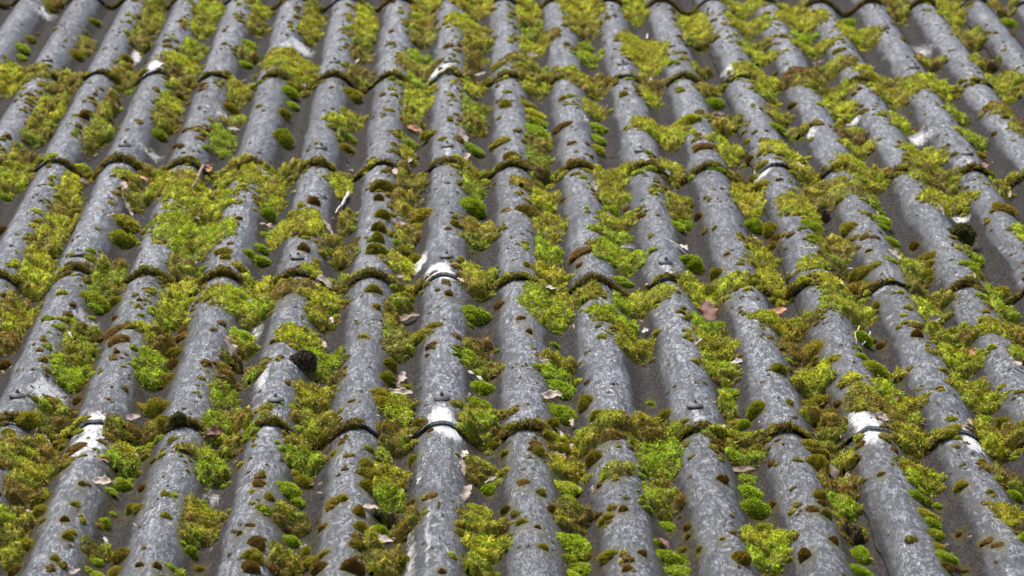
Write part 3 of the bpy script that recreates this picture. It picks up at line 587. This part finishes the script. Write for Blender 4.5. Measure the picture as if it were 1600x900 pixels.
# ------------------------------------------------------------------ moss cushions
def cushion_mesh(seed, nbl, nu=30, nv=12, raw=False, bl=.15, bw=.075):
    r = np.random.default_rng(seed)
    th = np.linspace(0, 2 * math.pi, nu, endpoint=False)
    ph = np.linspace(0, 1, nv) ** .9
    TH_, PH = np.meshgrid(th, ph)
    rad = np.sin(PH * math.pi * .54)
    lob = 1 + .30 * np.cos(2 * TH_ + r.random() * 6) * r.random() + .14 * np.cos(3 * TH_ + r.random() * 6) + .06 * np.cos(5 * TH_ + r.random() * 6)
    X = rad * np.cos(TH_) * lob; Y = rad * np.sin(TH_) * lob
    Zs = np.cos(PH * math.pi * .54)
    bump = clumps(X * 1.0 + seed * 3.1, Y * 1.0 + Zs * .6, .42, seed)
    f = .74 + .32 * bump + .08 * (vnoise(X * 6 + 9, Y * 6 + Zs * 4, seed) - .5)
    V = np.stack([X * f, Y * f, Zs * f - .12], -1).reshape(-1, 3)
    V[:, 0] += .10 * r.normal() * np.clip(V[:, 2], 0, 1)
    idx = np.arange(nu * nv).reshape(nv, nu)
    Q = np.stack([idx[:-1], idx[1:], np.roll(idx[1:], -1, 1), np.roll(idx[:-1], -1, 1)], -1).reshape(-1, 4)
    n = nbl
    k = r.integers(0, len(Q), n * 2)
    a = V[Q[k]]; wv = r.random((n * 2, 4)); wv /= wv.sum(1)[:, None]
    pt = (a * wv[:, :, None]).sum(1)
    area = np.linalg.norm(np.cross(a[:, 2] - a[:, 0], a[:, 3] - a[:, 1]), axis=1)
    keep = r.random(n * 2) < area / area.max() * 1.6
    pt = pt[keep]
    nr = pt + np.array([0, 0, .25]); nr /= np.linalg.norm(nr, axis=1)[:, None]
    BV, BQ, bt = blades(pt, nr, bl, bw, .5)
    tip0 = np.clip(.05 + .35 * (bump.reshape(-1)), 0, 1)  # hollows between the lobes coloured darker, painted shade
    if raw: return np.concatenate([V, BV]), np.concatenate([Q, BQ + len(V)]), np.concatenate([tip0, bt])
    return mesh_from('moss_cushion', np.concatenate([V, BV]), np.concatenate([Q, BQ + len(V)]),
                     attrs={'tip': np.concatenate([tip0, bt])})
TINY = [cushion_mesh(80 + i, 130, 12, 5, True, .26, .15) for i in range(10)]
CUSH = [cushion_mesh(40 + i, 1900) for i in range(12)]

def put_cushion(px, py, w_, h_, code, single=True):
    X, T, Z = ray_hit(px, py + .22 * h_)
    sc_ = FPX / Z
    rx = w_ / sc_ / 2
    hz = (h_ - .22 * w_) / (.93 * sc_)
    hz = max(.45 * rx, min(hz * .95, 1.25 * rx))
    nrm = normal_at(X, T)
    q = Vector((0, 0, 1)).rotation_difference(Vector((nrm.x * (.3 if .22 < X / P % 1 < .78 else .75), nrm.y, nrm.z)).normalized())
    M = Matrix.Translation((X, T, float(surf(X, T)))) @ q.to_matrix().to_4x4() @ \
        Matrix.Diagonal((rx * 1.05, rx * random.uniform(.80, 1.08), hz * 1.05, 1)) @ Matrix.Rotation(random.uniform(0, 6.28), 4, 'Z')
    M = ROOF @ M
    src = random.choice(CUSH)
    if not single:
        co = np.empty(len(src.vertices) * 3, np.float32); src.vertices.foreach_get('co', co); co = co.reshape(-1, 3)
        A = np.array((ROOF.inverted() @ M))
        V = co @ A[:3, :3].T + A[:3, 3]
        q = np.empty(len(src.loops), np.int32); src.loops.foreach_get('vertex_index', q)
        tp = np.empty(len(co), np.float32); src.attributes['tip'].data.foreach_get('value', tp)
        SMALL.append((V, q.reshape(-1, 4), tp, colour(code)))
        return
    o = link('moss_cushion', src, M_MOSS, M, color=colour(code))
    size = 'tiny' if w_ < 14 else 'small' if w_ < 24 else 'large' if w_ > 42 else 'medium'
    tag(o, None, 'moss', 'moss cushions growing on the corrugated roof')
    describe_later(o, 'moss cushion', X, T, size + ' ' + CNAME[code[0]])

# ------------------------------------------------------------------ moss mats
def put_mat(px, py, w_, h_, code, i):
    X, T, Z = ray_hit(px, py + .12 * h_)
    sc_ = FPX / Z
    a = w_ / sc_ / 2 * 1.22
    rise = abs(float(profile(X + a * .8)) - float(profile(X))) * .93 * sc_
    kt = .34
    b = max((h_ - .55 * min(rise, h_ * .6) - .008 * sc_) / 2 / (kt * sc_), .55 * a) * (1.5 if T < D else 1.85)
    res = .0034 if T < 1.0 else .0045
    m = .25
    xs = np.arange(-a * (1 + m), a * (1 + m), res); ts = np.arange(-b * (1 + m), b * (1 + m), res * 1.4)
    XX, TT = np.meshgrid(xs, ts)
    gx, gt = XX + X, TT + T
    ang = np.arctan2(TT / b, XX / a)
    rho = np.sqrt((np.abs(XX) / a) ** 2.3 + (np.abs(TT) / b) ** 2.3) ** (2 / 2.3)
    edge = 1 + .75 * (fbm(gx / .045 + i, gt / .075, 31, 3) - .5) + .35 * (fbm(gx / .012 + i, gt / .02, 32, 2) - .5)
    d = edge - rho
    if .22 < X / P % 1 < .78 and w_ / sc_ < .105:
        pw = (np.cos(2 * math.pi * gx / P) + 1) / 2
        lim = .64 + .42 * (fbm(gx / .03 + 7, gt / .07, 36, 3) - .5)
        d = np.minimum(d, (lim - pw) * 1.5)
    body = sstep(0, .30, d)
    feather = 'Y' in code or 'P' in code or code in ('G', 'GG')
    cell = .016 if feather else .024
    c2, id2 = clumps(gx, gt * .8, cell * 1.9, 60 + i, .46, .76, True)
    c1, id1 = clumps(gx, gt * 1.1, cell * .9, 50 + i, .5, .9, True)
    cl = c1 * .48 + c2 * .72
    kk = (id2 * .7 + id1 * .3)[..., None]
    bc = np.array(colour(code))
    rust, lime_ = np.array(CC['B']) * 1.05, np.array(CC['G']) * 1.1
    colr = bc * (.62 + .72 * id1[..., None])
    colr = colr + (rust - colr) * (sstep(.62, .80, kk) * (.50 if feather else .80))
    colr = colr + (lime_ - colr) * (sstep(.40, .22, kk) * .0 + (1 - sstep(.22, .40, kk)) * .62)
    colr = colr.reshape(-1, 3)
    prof = (np.cos(2 * math.pi * gx / P) + 1) / 2
    Hh = (.0135 if feather else .0175) * (.75 + .5 * random.random())
    Hh = Hh * (.65 + .75 * (1 - prof))
    th = body * Hh * (-.02 + 1.5 * cl ** 1.2) + .0015 * (vnoise(gx / .004, gt / .006, 77) - .5) * body
    # at the lower end of a sheet the mat falls over the step: take the smoothed surface
    s0 = surf(gx, gt)
    s1 = surf(gx, gt - .012)
    s2 = surf(gx, gt + .012)
    S = np.maximum(s0, np.maximum((s0 + s1) / 2, (s0 + s2) / 2) - .001)
    Zs = S + th - .004 * (1 - sstep(0, .12, d))
    inside = d > -.02
    fc = inside[:-1, :-1] & inside[1:, :-1] & inside[1:, 1:] & inside[:-1, 1:]
    if fc.sum() < 6: return
    idx = np.arange(XX.size).reshape(XX.shape)
    Q = np.stack([idx[:-1, :-1], idx[:-1, 1:], idx[1:, 1:], idx[1:, :-1]], -1)[fc]
    used = np.unique(Q); remap = np.full(XX.size, -1); remap[used] = np.arange(len(used))
    zc = float(surf(X, T))
    V = np.stack([XX, TT, Zs - zc], -1).reshape(-1, 3)
    tip0 = np.clip(-.12 + .62 * cl, 0, .7).reshape(-1)  # gaps between clumps take the dark base colour as painted shade
    # shoots
    gz, gxs = np.gradient(Zs, res * 1.4, res)
    N = np.stack([-gxs, -gz, np.ones_like(Zs)], -1).reshape(-1, 3)
    N /= np.linalg.norm(N, axis=1)[:, None]
    Qf = Q
    area = len(Qf) * res * res * 1.4
    dens = 120000 if T < .9 else 80000
    nb = int(area * dens)
    k = rng.integers(0, len(Qf), nb)
    c0, c1, c3 = Qf[k, 0], Qf[k, 1], Qf[k, 3]
    u, v = rng.random(nb)[:, None], rng.random(nb)[:, None]
    pt = V[c0] + (V[c1] - V[c0]) * u + (V[c3] - V[c0]) * v
    kill = rng.random(nb) < (sstep(.0, .12, d.reshape(-1)[c0]) * .9 + .25) * (.15 + .95 * sstep(.12, .45, cl.reshape(-1)[c0]))
    bcol = np.repeat(colr[c0][kill] * (.8 + .4 * rng.random((int(kill.sum()), 1))), 4, axis=0)
    pt, nn, clb = pt[kill], N[c0][kill], cl.reshape(-1)[c0][kill]
    if feather: BV, BQ, bt = blades(pt, nn, .0085, .0026, 1.0, .08)
    else: BV, BQ, bt = blades(pt, nn, .0056, .0026, .75, .0)
    bt = bt * np.repeat(.18 + .95 * np.clip(clb, 0, 1), 4)  # shoots low in the gaps darkened too, shade put into the colour
    Vall = np.concatenate([V[used], BV]) + np.array([X, T, zc])
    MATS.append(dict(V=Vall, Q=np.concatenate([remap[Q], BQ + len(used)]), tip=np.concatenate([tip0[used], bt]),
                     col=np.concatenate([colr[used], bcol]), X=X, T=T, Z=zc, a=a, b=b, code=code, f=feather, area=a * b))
    n = int(5 + a * b * 4200)
    for _ in range(n):
        an = random.uniform(0, 6.283); rr_ = random.uniform(.55, 1.25)
        xx, tt_ = X + a * rr_ * math.cos(an), T + b * rr_ * math.sin(an)
        tiny_cushion(xx, tt_, .003 + .010 * random.random() ** 1.8, random.choice([code, code, 'O', 'B', 'OB', 'G' if not feather else 'Y']))
def tiny_cushion(x, t, r, code):
    src = TINY[random.randrange(len(TINY))]
    z = float(surf(x, t)); n = normal_at(x, t)
    A = np.array((Vector((0, 0, 1)).rotation_difference(Vector((n.x * .75, n.y, n.z)).normalized()).to_matrix() @ Matrix.Rotation(random.uniform(0, 6.28), 3, 'Z')))
    V = (src[0] * np.array([r * random.uniform(.8, 1.4), r * random.uniform(.8, 1.5), r * random.uniform(.6, 1.1)])) @ A.T + np.array([x, t, z])
    SMALL.append((V, src[1], src[2], colour(code)))
MATS = []
def join_mats():
    n = len(MATS); par = list(range(n))
    def find(q):
        while par[q] != q: q = par[q]
        return q
    def cell(m): return math.floor(m['T'] / D), math.floor(m['X'] / P) if .12 < m['X'] / P % 1 < .88 else ('r', round(m['X'] / P))
    for p_ in range(n):
        for q in range(p_):
            A, B = MATS[p_], MATS[q]
            if cell(A) == cell(B) and abs(A['T'] - B['T']) < .92 * (A['b'] + B['b']) and abs(A['X'] - B['X']) < .8 * (A['a'] + B['a']):
                par[find(p_)] = find(q)
    gr = {}
    for q in range(n): gr.setdefault(find(q), []).append(MATS[q])
    for ms in gr.values():
        big = max(ms, key=lambda m: m['area'])
        org = np.array([big['X'], big['T'], big['Z']])
        Q, off = [], 0
        for m in ms: Q.append(m['Q'] + off); off += len(m['V'])
        V = np.concatenate([m['V'] for m in ms]) - org
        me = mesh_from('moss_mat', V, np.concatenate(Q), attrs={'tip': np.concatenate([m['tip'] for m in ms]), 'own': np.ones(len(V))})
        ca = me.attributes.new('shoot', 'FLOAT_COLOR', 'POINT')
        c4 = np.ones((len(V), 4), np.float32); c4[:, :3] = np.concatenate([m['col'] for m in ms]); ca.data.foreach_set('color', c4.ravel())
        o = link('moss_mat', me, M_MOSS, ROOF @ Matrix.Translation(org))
        tag(o, None, 'moss', 'spreading moss mats on the corrugated roof')
        ln = max(m['T'] + m['b'] for m in ms) - min(m['T'] - m['b'] for m in ms)
        size = 'long' if ln > .55 else 'small' if ln < .16 else 'broad'
        describe_later(o, 'moss mat', big['X'], big['T'], size + ' ' + CNAME[big['code'][0]])

SMALL = []
ALLE = [(e[0], ox + float(e[1]) / ZF, oy + float(e[2]) / ZF, float(e[3]) / ZF, float(e[4]) / ZF, e[5]) for ox, oy, e in entries(TILES)]
CUT = sorted((e[3] * e[4] for e in ALLE if e[0] == 'c'), reverse=True)
CUT = CUT[296] if len(CUT) > 296 else 0
for i, (k_, px, py, w_, h_, code) in enumerate(ALLE):
    if k_ == 'c': put_cushion(px, py, w_ * 1.1, h_ * 1.1, code, w_ * h_ > CUT)
    else: put_mat(px, py, w_ * 1.06, h_ * 1.12, code, i)
join_mats()

# ------------------------------------------------------------------ moss fringes along the lower ends of the sheets
THICK = {(0, -2): 1.6, (0, -3): 1.7, (0, 2): 1.8, (0, 1): 1.5, (1, -3): 1.6, (1, -2): 1.4, (1, 3): 1.2, (2, 4): 1.2, (2, -3): 1.5, (2, -2): 1.5, (2, -5): 1.6, (2, -4): 1.6}
def fringe(row, j):
    xs = np.arange(5 * j * P - .02, (5 * j + 5) * P, .0032)
    base = .0022 + .0120 * fbm(xs / .035, xs * 0 + row * 9.1, 21, 3) ** 1.5
    base += .0060 * clumps(xs, xs * 0 + row * .31, .022, 33 + row)
    base = base * (.75 + .75 * ((np.cos(2 * math.pi * xs / P) + 1) / 2) ** .6)
    for k in range(5 * j, 5 * j + 6):
        g_ = np.exp(-((xs - k * P) / .055) ** 2)
        if (row, k) in BARE: base = base * (1 - g_) + .0005 * g_
        base = base * (1 + (THICK.get((row, k), 1.0) - 1) * .5 * g_)
    base = .011 * (1 - np.exp(-base / .011)) * 1.02
    base *= .25 + .9 * sstep(.34, .48, fbm(xs / .10, xs * 0 + row * 4.7 + 2, 44, 2))
    na = 12
    an = np.linspace(0, 2 * math.pi, na, endpoint=False)
    A, XX = np.meshgrid(an, xs); R = base[:, None] * (.72 + .55 * clumps(XX, A * .006, .011, 71 + row) + .5 * (vnoise(XX / .006, A * 1.5, 71) - .5))
    te = row * D + OFF[row + 3, j + 4] + .016 * (vnoise(XX * 9, XX * 0 + row * 7 + j, 5) - .3)
    T = te + R * .9 * np.cos(A) + .003
    zc = surf(XX, XX * 0 + row * D + OFF[row + 3, j + 4] + .002) - TH * .35
    Z = zc + R * .95 * np.sin(A)
    V = np.stack([XX, T, Z], -1).reshape(-1, 3)
    idx = np.arange(V.shape[0]).reshape(XX.shape)
    Q = np.stack([idx[:-1], np.roll(idx[:-1], -1, 1), np.roll(idx[1:], -1, 1), idx[1:]], -1)
    ok = (base[:-1] > .0022) & (base[1:] > .0022)
    Q = Q[ok].reshape(-1, 4)
    n = int(len(Q) * 2.2)
    k = rng.integers(0, len(Q), n)
    pt = V[Q[k]].mean(1) + rng.normal(size=(n, 3)) * .0015
    ctr = np.stack([pt[:, 0], np.full(n, row * D + OFF[row + 3, j + 4] + .003), surf(pt[:, 0], np.full(n, row * D + OFF[row + 3, j + 4] + .002)) - TH * .35], -1)
    nn = pt - ctr; nn[:, 0] = 0; nn /= np.linalg.norm(nn, axis=1)[:, None] + 1e-9
    keep = nn[:, 2] > -.6
    BV, BQ, bt = blades(pt[keep], nn[keep], .0062, .0026, .75)
    X0 = (5 * j + 2.5) * P
    org = np.array([X0, row * D, 0.0])
    tip0 = np.full(len(V), .3)
    me = mesh_from('moss_fringe', np.concatenate([V, BV]) - org, np.concatenate([Q, BQ + len(V)]),
                   attrs={'tip': np.concatenate([tip0, bt * .85]), 'tint': np.concatenate([
                       .9 * fbm(V[:, 0] / .05, V[:, 0] * 0 + row, 3, 2), np.repeat(.75 * fbm(pt[keep][:, 0] / .05, pt[keep][:, 0] * 0 + row, 3, 2), 4)])})
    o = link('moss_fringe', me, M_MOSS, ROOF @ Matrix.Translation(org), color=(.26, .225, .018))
    tiern = {0: 'lowest', 1: 'second', 2: 'third', 3: 'fourth', 4: 'topmost', -1: 'hidden'}[row]
    colw = {-2: 'far left sheet', -1: 'sheet left of the middle', 0: 'middle sheet', 1: 'sheet right of the middle', 2: 'far right sheet'}[j]
    tag(o, f'dark olive moss fringe along the {tiern} lap line from below, {colw}', 'moss', 'moss fringes on the sheet ends')
for row in range(0, 5):
    for j in range(-2, 3):
        xl, yl, _ = to_img((5 * j * P, row * D, 0)); xr, yr, _ = to_img(((5 * j + 5) * P, row * D, 0))
        if xr > 0 and xl < 1600 and yl > -12: fringe(row, j)

# ------------------------------------------------------------------ countless small tufts and crusts on the ridges: one mass
# nubs along the ridge sides and domes packed into the laps
for k in range(-10, 15):
    for n in range(75):
        t = random.uniform(-1.2 * D, 4.3 * D); x = k * P + random.choice((-1, 1)) * abs(random.gauss(.026, .016))
        if float(vnoise(x / .12 + 1, t / .16, 66)) < .50: continue
        ip = to_img((x, t, 0))
        if not (-60 < ip[0] < 1660 and -20 < ip[1] < 960): continue
        for q in range(random.choice((1, 1, 1, 2, 3))):
            tiny_cushion(x + q * random.uniform(-.006, .006), t + q * .013, .0035 + .0075 * random.random() ** 1.6, random.choice(('O', 'OB', 'B', 'B', 'OY')))
    for row in range(0, 4):
        ip = to_img(((k + .5) * P, row * D, -.05))
        if not (-60 < ip[0] < 1660 and -20 < ip[1] < 960) or random.random() < .12: continue
        for n in range(random.randint(10, 26)):
            x = (k + .5) * P + random.gauss(0, .030); te = row * D + float(off(row, x))
            tiny_cushion(x, te + random.gauss(.004, .022), .006 + .013 * random.random() ** 1.3, random.choice(('O', 'O', 'OY', 'Y', 'OB', 'G')))
        for n in range(random.randint(2, 9)):
            x = k * P + random.gauss(0, .035); te = row * D + float(off(row, x))
            if (row, k) not in BARE: tiny_cushion(x, te + random.gauss(.010, .008), .004 + .009 * random.random(), random.choice(('O', 'OB', 'OY')))
def small_mass():
    off, Q = 0, []
    for V, q, tp, c in SMALL: Q.append(q + off); off += len(V)
    V = np.concatenate([v[0] for v in SMALL])
    me = mesh_from('small_moss', V, np.concatenate(Q), attrs={'tip': np.concatenate([v[2] for v in SMALL]), 'own': np.ones(len(V))})
    ca = me.attributes.new('shoot', 'FLOAT_COLOR', 'POINT')
    c4 = np.ones((len(V), 4), np.float32); c4[:, :3] = np.concatenate([np.tile(v[3], (len(v[0]), 1)) for v in SMALL]); ca.data.foreach_set('color', c4.ravel())
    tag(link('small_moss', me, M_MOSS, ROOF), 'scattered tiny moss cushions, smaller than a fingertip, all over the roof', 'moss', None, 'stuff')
if SMALL: small_mass()
def speck_mass():
    Vs, Qs, tips, tints, off = [], [], [], [], 0
    nu, nv = 9, 4
    th = np.linspace(0, 2 * math.pi, nu, endpoint=False); ph = np.linspace(.02, 1, nv)
    TH_, PH = np.meshgrid(th, ph)
    U = np.stack([np.sin(PH * 1.6) * np.cos(TH_), np.sin(PH * 1.6) * np.sin(TH_), np.cos(PH * 1.6)], -1).reshape(-1, 3)
    idx = np.arange(nu * nv).reshape(nv, nu)
    Q0 = np.stack([idx[:-1], idx[1:], np.roll(idx[1:], -1, 1), np.roll(idx[:-1], -1, 1)], -1).reshape(-1, 4)
    spots = []
    for k in range(-10, 16):
        for n in range(260):
            t = rng.uniform(-1.6 * D, 4.9 * D); s = rng.choice([-1, 1])
            x = k * P + s * abs(rng.normal(.018, .020))
            if vnoise(x / .15 + 3, t / .22, 61) < .45: continue
            spots.append((x, t, .0012 + .0042 * rng.random() ** 2.6))
        for n in range(60):
            t = rng.uniform(-1.6 * D, 4.9 * D); x = (k + .5) * P + rng.normal(0, .022)
            if vnoise(x / .15 + 3, t / .22, 62) < .5: continue
            spots.append((x, t, .0018 + .006 * rng.random() ** 2.2))
    for x, t, r in spots:
        px, py, _ = to_img((x, t, 0))
        if not (-250 < px < 1850 and -60 < py < 1050): continue
        z = float(surf(x, t))
        u = U * np.array([r * rng.uniform(.9, 1.5), r * rng.uniform(.9, 1.9), r * rng.uniform(.5, 1.0)])
        u = u * (1 + .25 * rng.normal(size=(len(u), 1)).clip(-1, 1))
        n = normal_at(x, t); sx = -n.x / n.z
        u[:, 2] += u[:, 0] * sx
        V = u + np.array([x, t, z - r * .15])
        nb = 5 + int(r * 2600)
        pk = rng.integers(0, len(V) - nu, nb)
        d = u[pk] / (np.linalg.norm(u[pk], axis=1)[:, None] + 1e-9)
        BV, BQ, bt = blades(V[pk], d, min(.0035, r * .7 + .0006), .0015, .5)
        tt = float(np.clip(rng.normal(.55 if abs(x / P - round(x / P)) < .3 else .12, .25), 0, 1))
        Vs += [V, BV]; Qs += [Q0 + off, BQ + off + len(V)]; off += len(V) + len(BV)
        tips += [np.full(len(V), .3), bt]; tints += [np.full(len(V) + len(BV), tt)]
    me = mesh_from('moss_specks', np.concatenate(Vs), np.concatenate(Qs), attrs={'tip': np.concatenate(tips), 'tint': np.concatenate(tints)})
    o = link('moss_specks', me, M_MOSS, ROOF, color=(.15, .14, .014))
    tag(o, 'countless tiny brown and olive moss specks dotted over the ridges of the roof', 'moss', None, 'stuff')
speck_mass()

# ------------------------------------------------------------------ fallen leaves
LC = {'P': (.38, .295, .225), 'W': (.46, .43, .38), 'N': (.17, .10, .06), 'R': (.16, .045, .02), 'X': (.46, .20, .08)}
def leaf_mesh(seed):
    r = random.Random(seed)
    n, m = 26, 7
    lobes = r.choice([3.2, 3.8, 4.6]); narrow = r.uniform(.16, .27); lob = r.uniform(.12, .38)
    curl, bendy, twist = r.uniform(.25, 1.1), r.uniform(-.9, .9), r.uniform(-.7, .7)
    V = []
    for s in (1, 0):
        for i_ in range(n):
            u = i_ / (n - 1)
            hw = narrow * (math.sin(math.pi * u ** .8) ** .7 + .02) * (1 - lob + lob * abs(math.sin(math.pi * lobes * u + .4)) ** .7 * 1.5)
            if u > .97: hw *= .3
            for j_ in range(m):
                v = (j_ / (m - 1) - .5) * 2
                y = v * hw * (1 + .1 * math.sin(9 * u + v))
                x = u - .5
                z = curl * y * y * 2.2 + bendy * .35 * (x * x) + twist * x * y + .035 * math.sin(14 * u + 2 * seed) * v - .012 * (abs(v) < .1)
                V.append((x, y, z + .05 - (0 if s else .010)))
    Q = []
    for s in (0, 1):
        for i_ in range(n - 1):
            for j_ in range(m - 1):
                a = s * n * m + i_ * m + j_; q = (a, a + m, a + m + 1, a + 1)
                Q.append(q if s else q[::-1])
    for i_ in range(n - 1):
        for j_ in (0, m - 1):
            a = i_ * m + j_; Q.append((a, a + m, a + m + n * m, a + n * m))
    # stalk
    k = len(V)
    for u, rd in ((-.49, .014), (-.62, .010), (-.76, .012)):
        for q in range(5): V.append((u, rd * math.cos(q * 1.2566) + .15 * (u + .49) ** 2, .045 + rd * math.sin(q * 1.2566) + bendy * .35 * u * u))
    for s in range(2):
        for q in range(5): Q.append((k + s * 5 + q, k + s * 5 + (q + 1) % 5, k + (s + 1) * 5 + (q + 1) % 5, k + (s + 1) * 5 + q))
    return mesh_from('fallen_leaf', np.array(V), np.array(Q))
LEAFM = [leaf_mesh(i_) for i_ in range(14)]
for ox, oy, e in entries(LEAVES):
    px, py, ln, code = ox + float(e[0]) / ZF, oy + float(e[1]) / ZF, float(e[2]) / ZF, e[3]
    X, T, Z = ray_hit(px, py + 6)
    L = ln / (FPX / Z) * 1.15
    nrm = normal_at(X, T)
    q = Vector((0, 0, 1)).rotation_difference((nrm * .6 + Vector((random.uniform(-.6, .6), -.35 + random.uniform(-.45, .35), .5))).normalized())
    M = ROOF @ Matrix.Translation((X, T, float(surf(X, T)) + .012)) @ q.to_matrix().to_4x4() @ Matrix.Rotation(random.uniform(-1.5, 1.5) + (math.pi if random.random() < .5 else 0), 4, 'Z') \
        @ Matrix.Scale(L, 4)
    c = np.array(LC[code]) * random.uniform(.85, 1.15)
    o = link('fallen_leaf', random.choice(LEAFM), M_LEAF, M @ Matrix.Diagonal((1, random.uniform(.6, 1.15), 1, 1)), color=tuple(c))
    tag(o, None, 'leaf', 'dead leaves fallen on the roof')
    nm = {'P': 'pale pinkish', 'W': 'whitish', 'N': 'brown', 'R': 'dark red', 'X': 'orange brown'}[code]
    describe_later(o, 'curled leaf', X, T, nm)

def litter():
    Vs, Qs, off_, cs = [], [], 0, []
    pool = []
    for me in LEAFM[:6]:
        co = np.empty(len(me.vertices) * 3, np.float32); me.vertices.foreach_get('co', co)
        q = np.empty(len(me.loops), np.int32); me.loops.foreach_get('vertex_index', q)
        pool.append((co.reshape(-1, 3), q.reshape(-1, 4)))
    for _ in range(520):
        k = random.randint(-9, 13); t = random.uniform(-.95 * D, 3.9 * D); x = (k + .5) * P + random.gauss(0, .026)
        if random.random() < .35: t = round(t / D) * D + random.uniform(0, .10)
        ip = to_img((x, t, 0))
        if not (-30 < ip[0] < 1630 and -20 < ip[1] < 930): continue
        co, q = random.choice(pool)
        n = normal_at(x, t)
        A = Vector((0, 0, 1)).rotation_difference((n * .6 + Vector((random.uniform(-.7, .7), random.uniform(-.8, .3), .5))).normalized()).to_matrix() @ Matrix.Rotation(random.uniform(0, 6.28), 3, 'Z')
        L = random.uniform(.008, .020)
        V = (co * np.array([L, L * random.uniform(.5, 1.0), L])) @ np.array(A).T + np.array([x, t, float(surf(x, t)) + .009])
        Vs.append(V); Qs.append(q + off_); off_ += len(V)
    o = link('leaf_litter', mesh_from('leaf_litter', np.concatenate(Vs), np.concatenate(Qs)), M_LITTER, ROOF)
    tag(o, 'countless tan and brown crumbs of dead leaves caught in the mossy gullies', 'leaf litter', None, 'stuff')
M_LITTER = plain_material('leaf_crumbs', (.085, .050, .030), (.34, .25, .18), 9, .75)
litter()

# ------------------------------------------------------------------ humus balls, twigs, a fallen stalk
def ball(px, py, w_, name, label, mossy):
    X, T, Z = ray_hit(px, py + w_ * .3)
    r = w_ / (FPX / Z) / 2
    nu, nv = 36, 20
    TH_, PH = np.meshgrid(np.linspace(0, 2 * math.pi, nu, endpoint=False), np.linspace(0.01, math.pi * .9, nv))
    U = np.stack([np.sin(PH) * np.cos(TH_), np.sin(PH) * np.sin(TH_), np.cos(PH)], -1).reshape(-1, 3)
    f = .85 + .25 * clumps(U[:, 0] + 2, U[:, 1] + U[:, 2], .3, 5) + .12 * (vnoise(U[:, 0] * 9, U[:, 1] * 9 + U[:, 2] * 7, 3) - .5)
    V = U * f[:, None] * np.array([r * 1.02, r * .9, r * .68]) + .12 * r * np.sin(U[:, [1, 2, 0]] * 4 + 1); V[:, 2] += r * .36
    idx = np.arange(nu * nv).reshape(nv, nu)
    Q = np.stack([idx[:-1], idx[1:], np.roll(idx[1:], -1, 1), np.roll(idx[:-1], -1, 1)], -1).reshape(-1, 4)
    k = rng.integers(0, len(V), 2600)
    BV, BQ, bt = blades(V[k], U[k], r * .26, r * .07, .9)
    me = mesh_from(name, np.concatenate([V, BV]), np.concatenate([Q, BQ + len(V)]),
                   attrs={'tip': np.concatenate([np.full(len(V), .2), bt])})
    o = link(name, me, M_MOSS if mossy else M_BALL, ROOF @ Matrix.Translation((X, T, float(surf(X, T)))), color=(.10, .095, .02))
    tag(o, label, 'moss' if mossy else 'debris')
ball(472, 560, 40, 'humus_clump', 'round dark brown clump of rotted humus on bright green moss', False)
ball(1282, 336, 26, 'humus_clump', 'dark brown debris clump just below the moss bridging a ridge at the right', False)
ball(1500, 362, 42, 'mossy_ball', 'round dark moss ball with an olive rim beside a white lichen patch', True)
ball(278, 655, 24, 'moss_ball', 'small round olive moss ball sitting on a ridge above a mossy lap line', True)

def twig(pts, rad, col, label):
    pts = [Vector((*ray_hit(a, b)[:2], 0)) for a, b in pts]
    for p_ in pts: p_.z = float(surf(p_.x, p_.y)) + .012
    fine_ = []
    for a, b in zip(pts[:-1], pts[1:]):
        for s in range(6): fine_.append(a.lerp(b, s / 6) + Vector(rng.normal(size=3)) * .0012)
    fine_.append(pts[-1])
    V, Q = [], []
    org = fine_[0].copy()
    for n, p_ in enumerate(fine_):
        rd = rad * (1.15 - .8 * n / len(fine_)) * (1 + .2 * random.random())
        for k in range(7):
            a = k * 2 * math.pi / 7
            V.append(p_ - org + Vector((math.cos(a) * rd, math.cos(a) * rd * .3, math.sin(a) * rd)))
    for n in range(len(fine_) - 1):
        for k in range(7): Q.append((n * 7 + k, n * 7 + (k + 1) % 7, (n + 1) * 7 + (k + 1) % 7, (n + 1) * 7 + k))
    o = link('twig', mesh_from('twig', np.array([tuple(v) for v in V]), np.array(Q)), M_TWIG, ROOF @ Matrix.Translation(org), color=col)
    tag(o, label, 'twig')
twig([(545, 308), (536, 325), (524, 340)], .0042, (.42, .40, .37), 'short pale grey twig lying in a dark gully left of the middle')
twig([(1343, 518), (1336, 530), (1338, 545)], .0016, (.42, .36, .14), 'thin straw coloured stalk bent beside a green cushion')
twig([(1360, 528), (1352, 540), (1347, 548)], .0020, (.30, .29, .28), 'thin dark speckled twig next to the straw stalk')
twig([(300, 300), (318, 268), (335, 266)], .0035, (.25, .17, .12), 'brown twig lying over moss beside orange leaves near the top left')
twig([(1010, 68), (1012, 58)], .0030, (.45, .43, .40), 'tiny pale upright twig on yellow moss near the top')
twig([(735, 847), (752, 842)], .0016, (.14, .09, .06), 'thin dark twig on olive moss near the bottom middle')

write_labels()
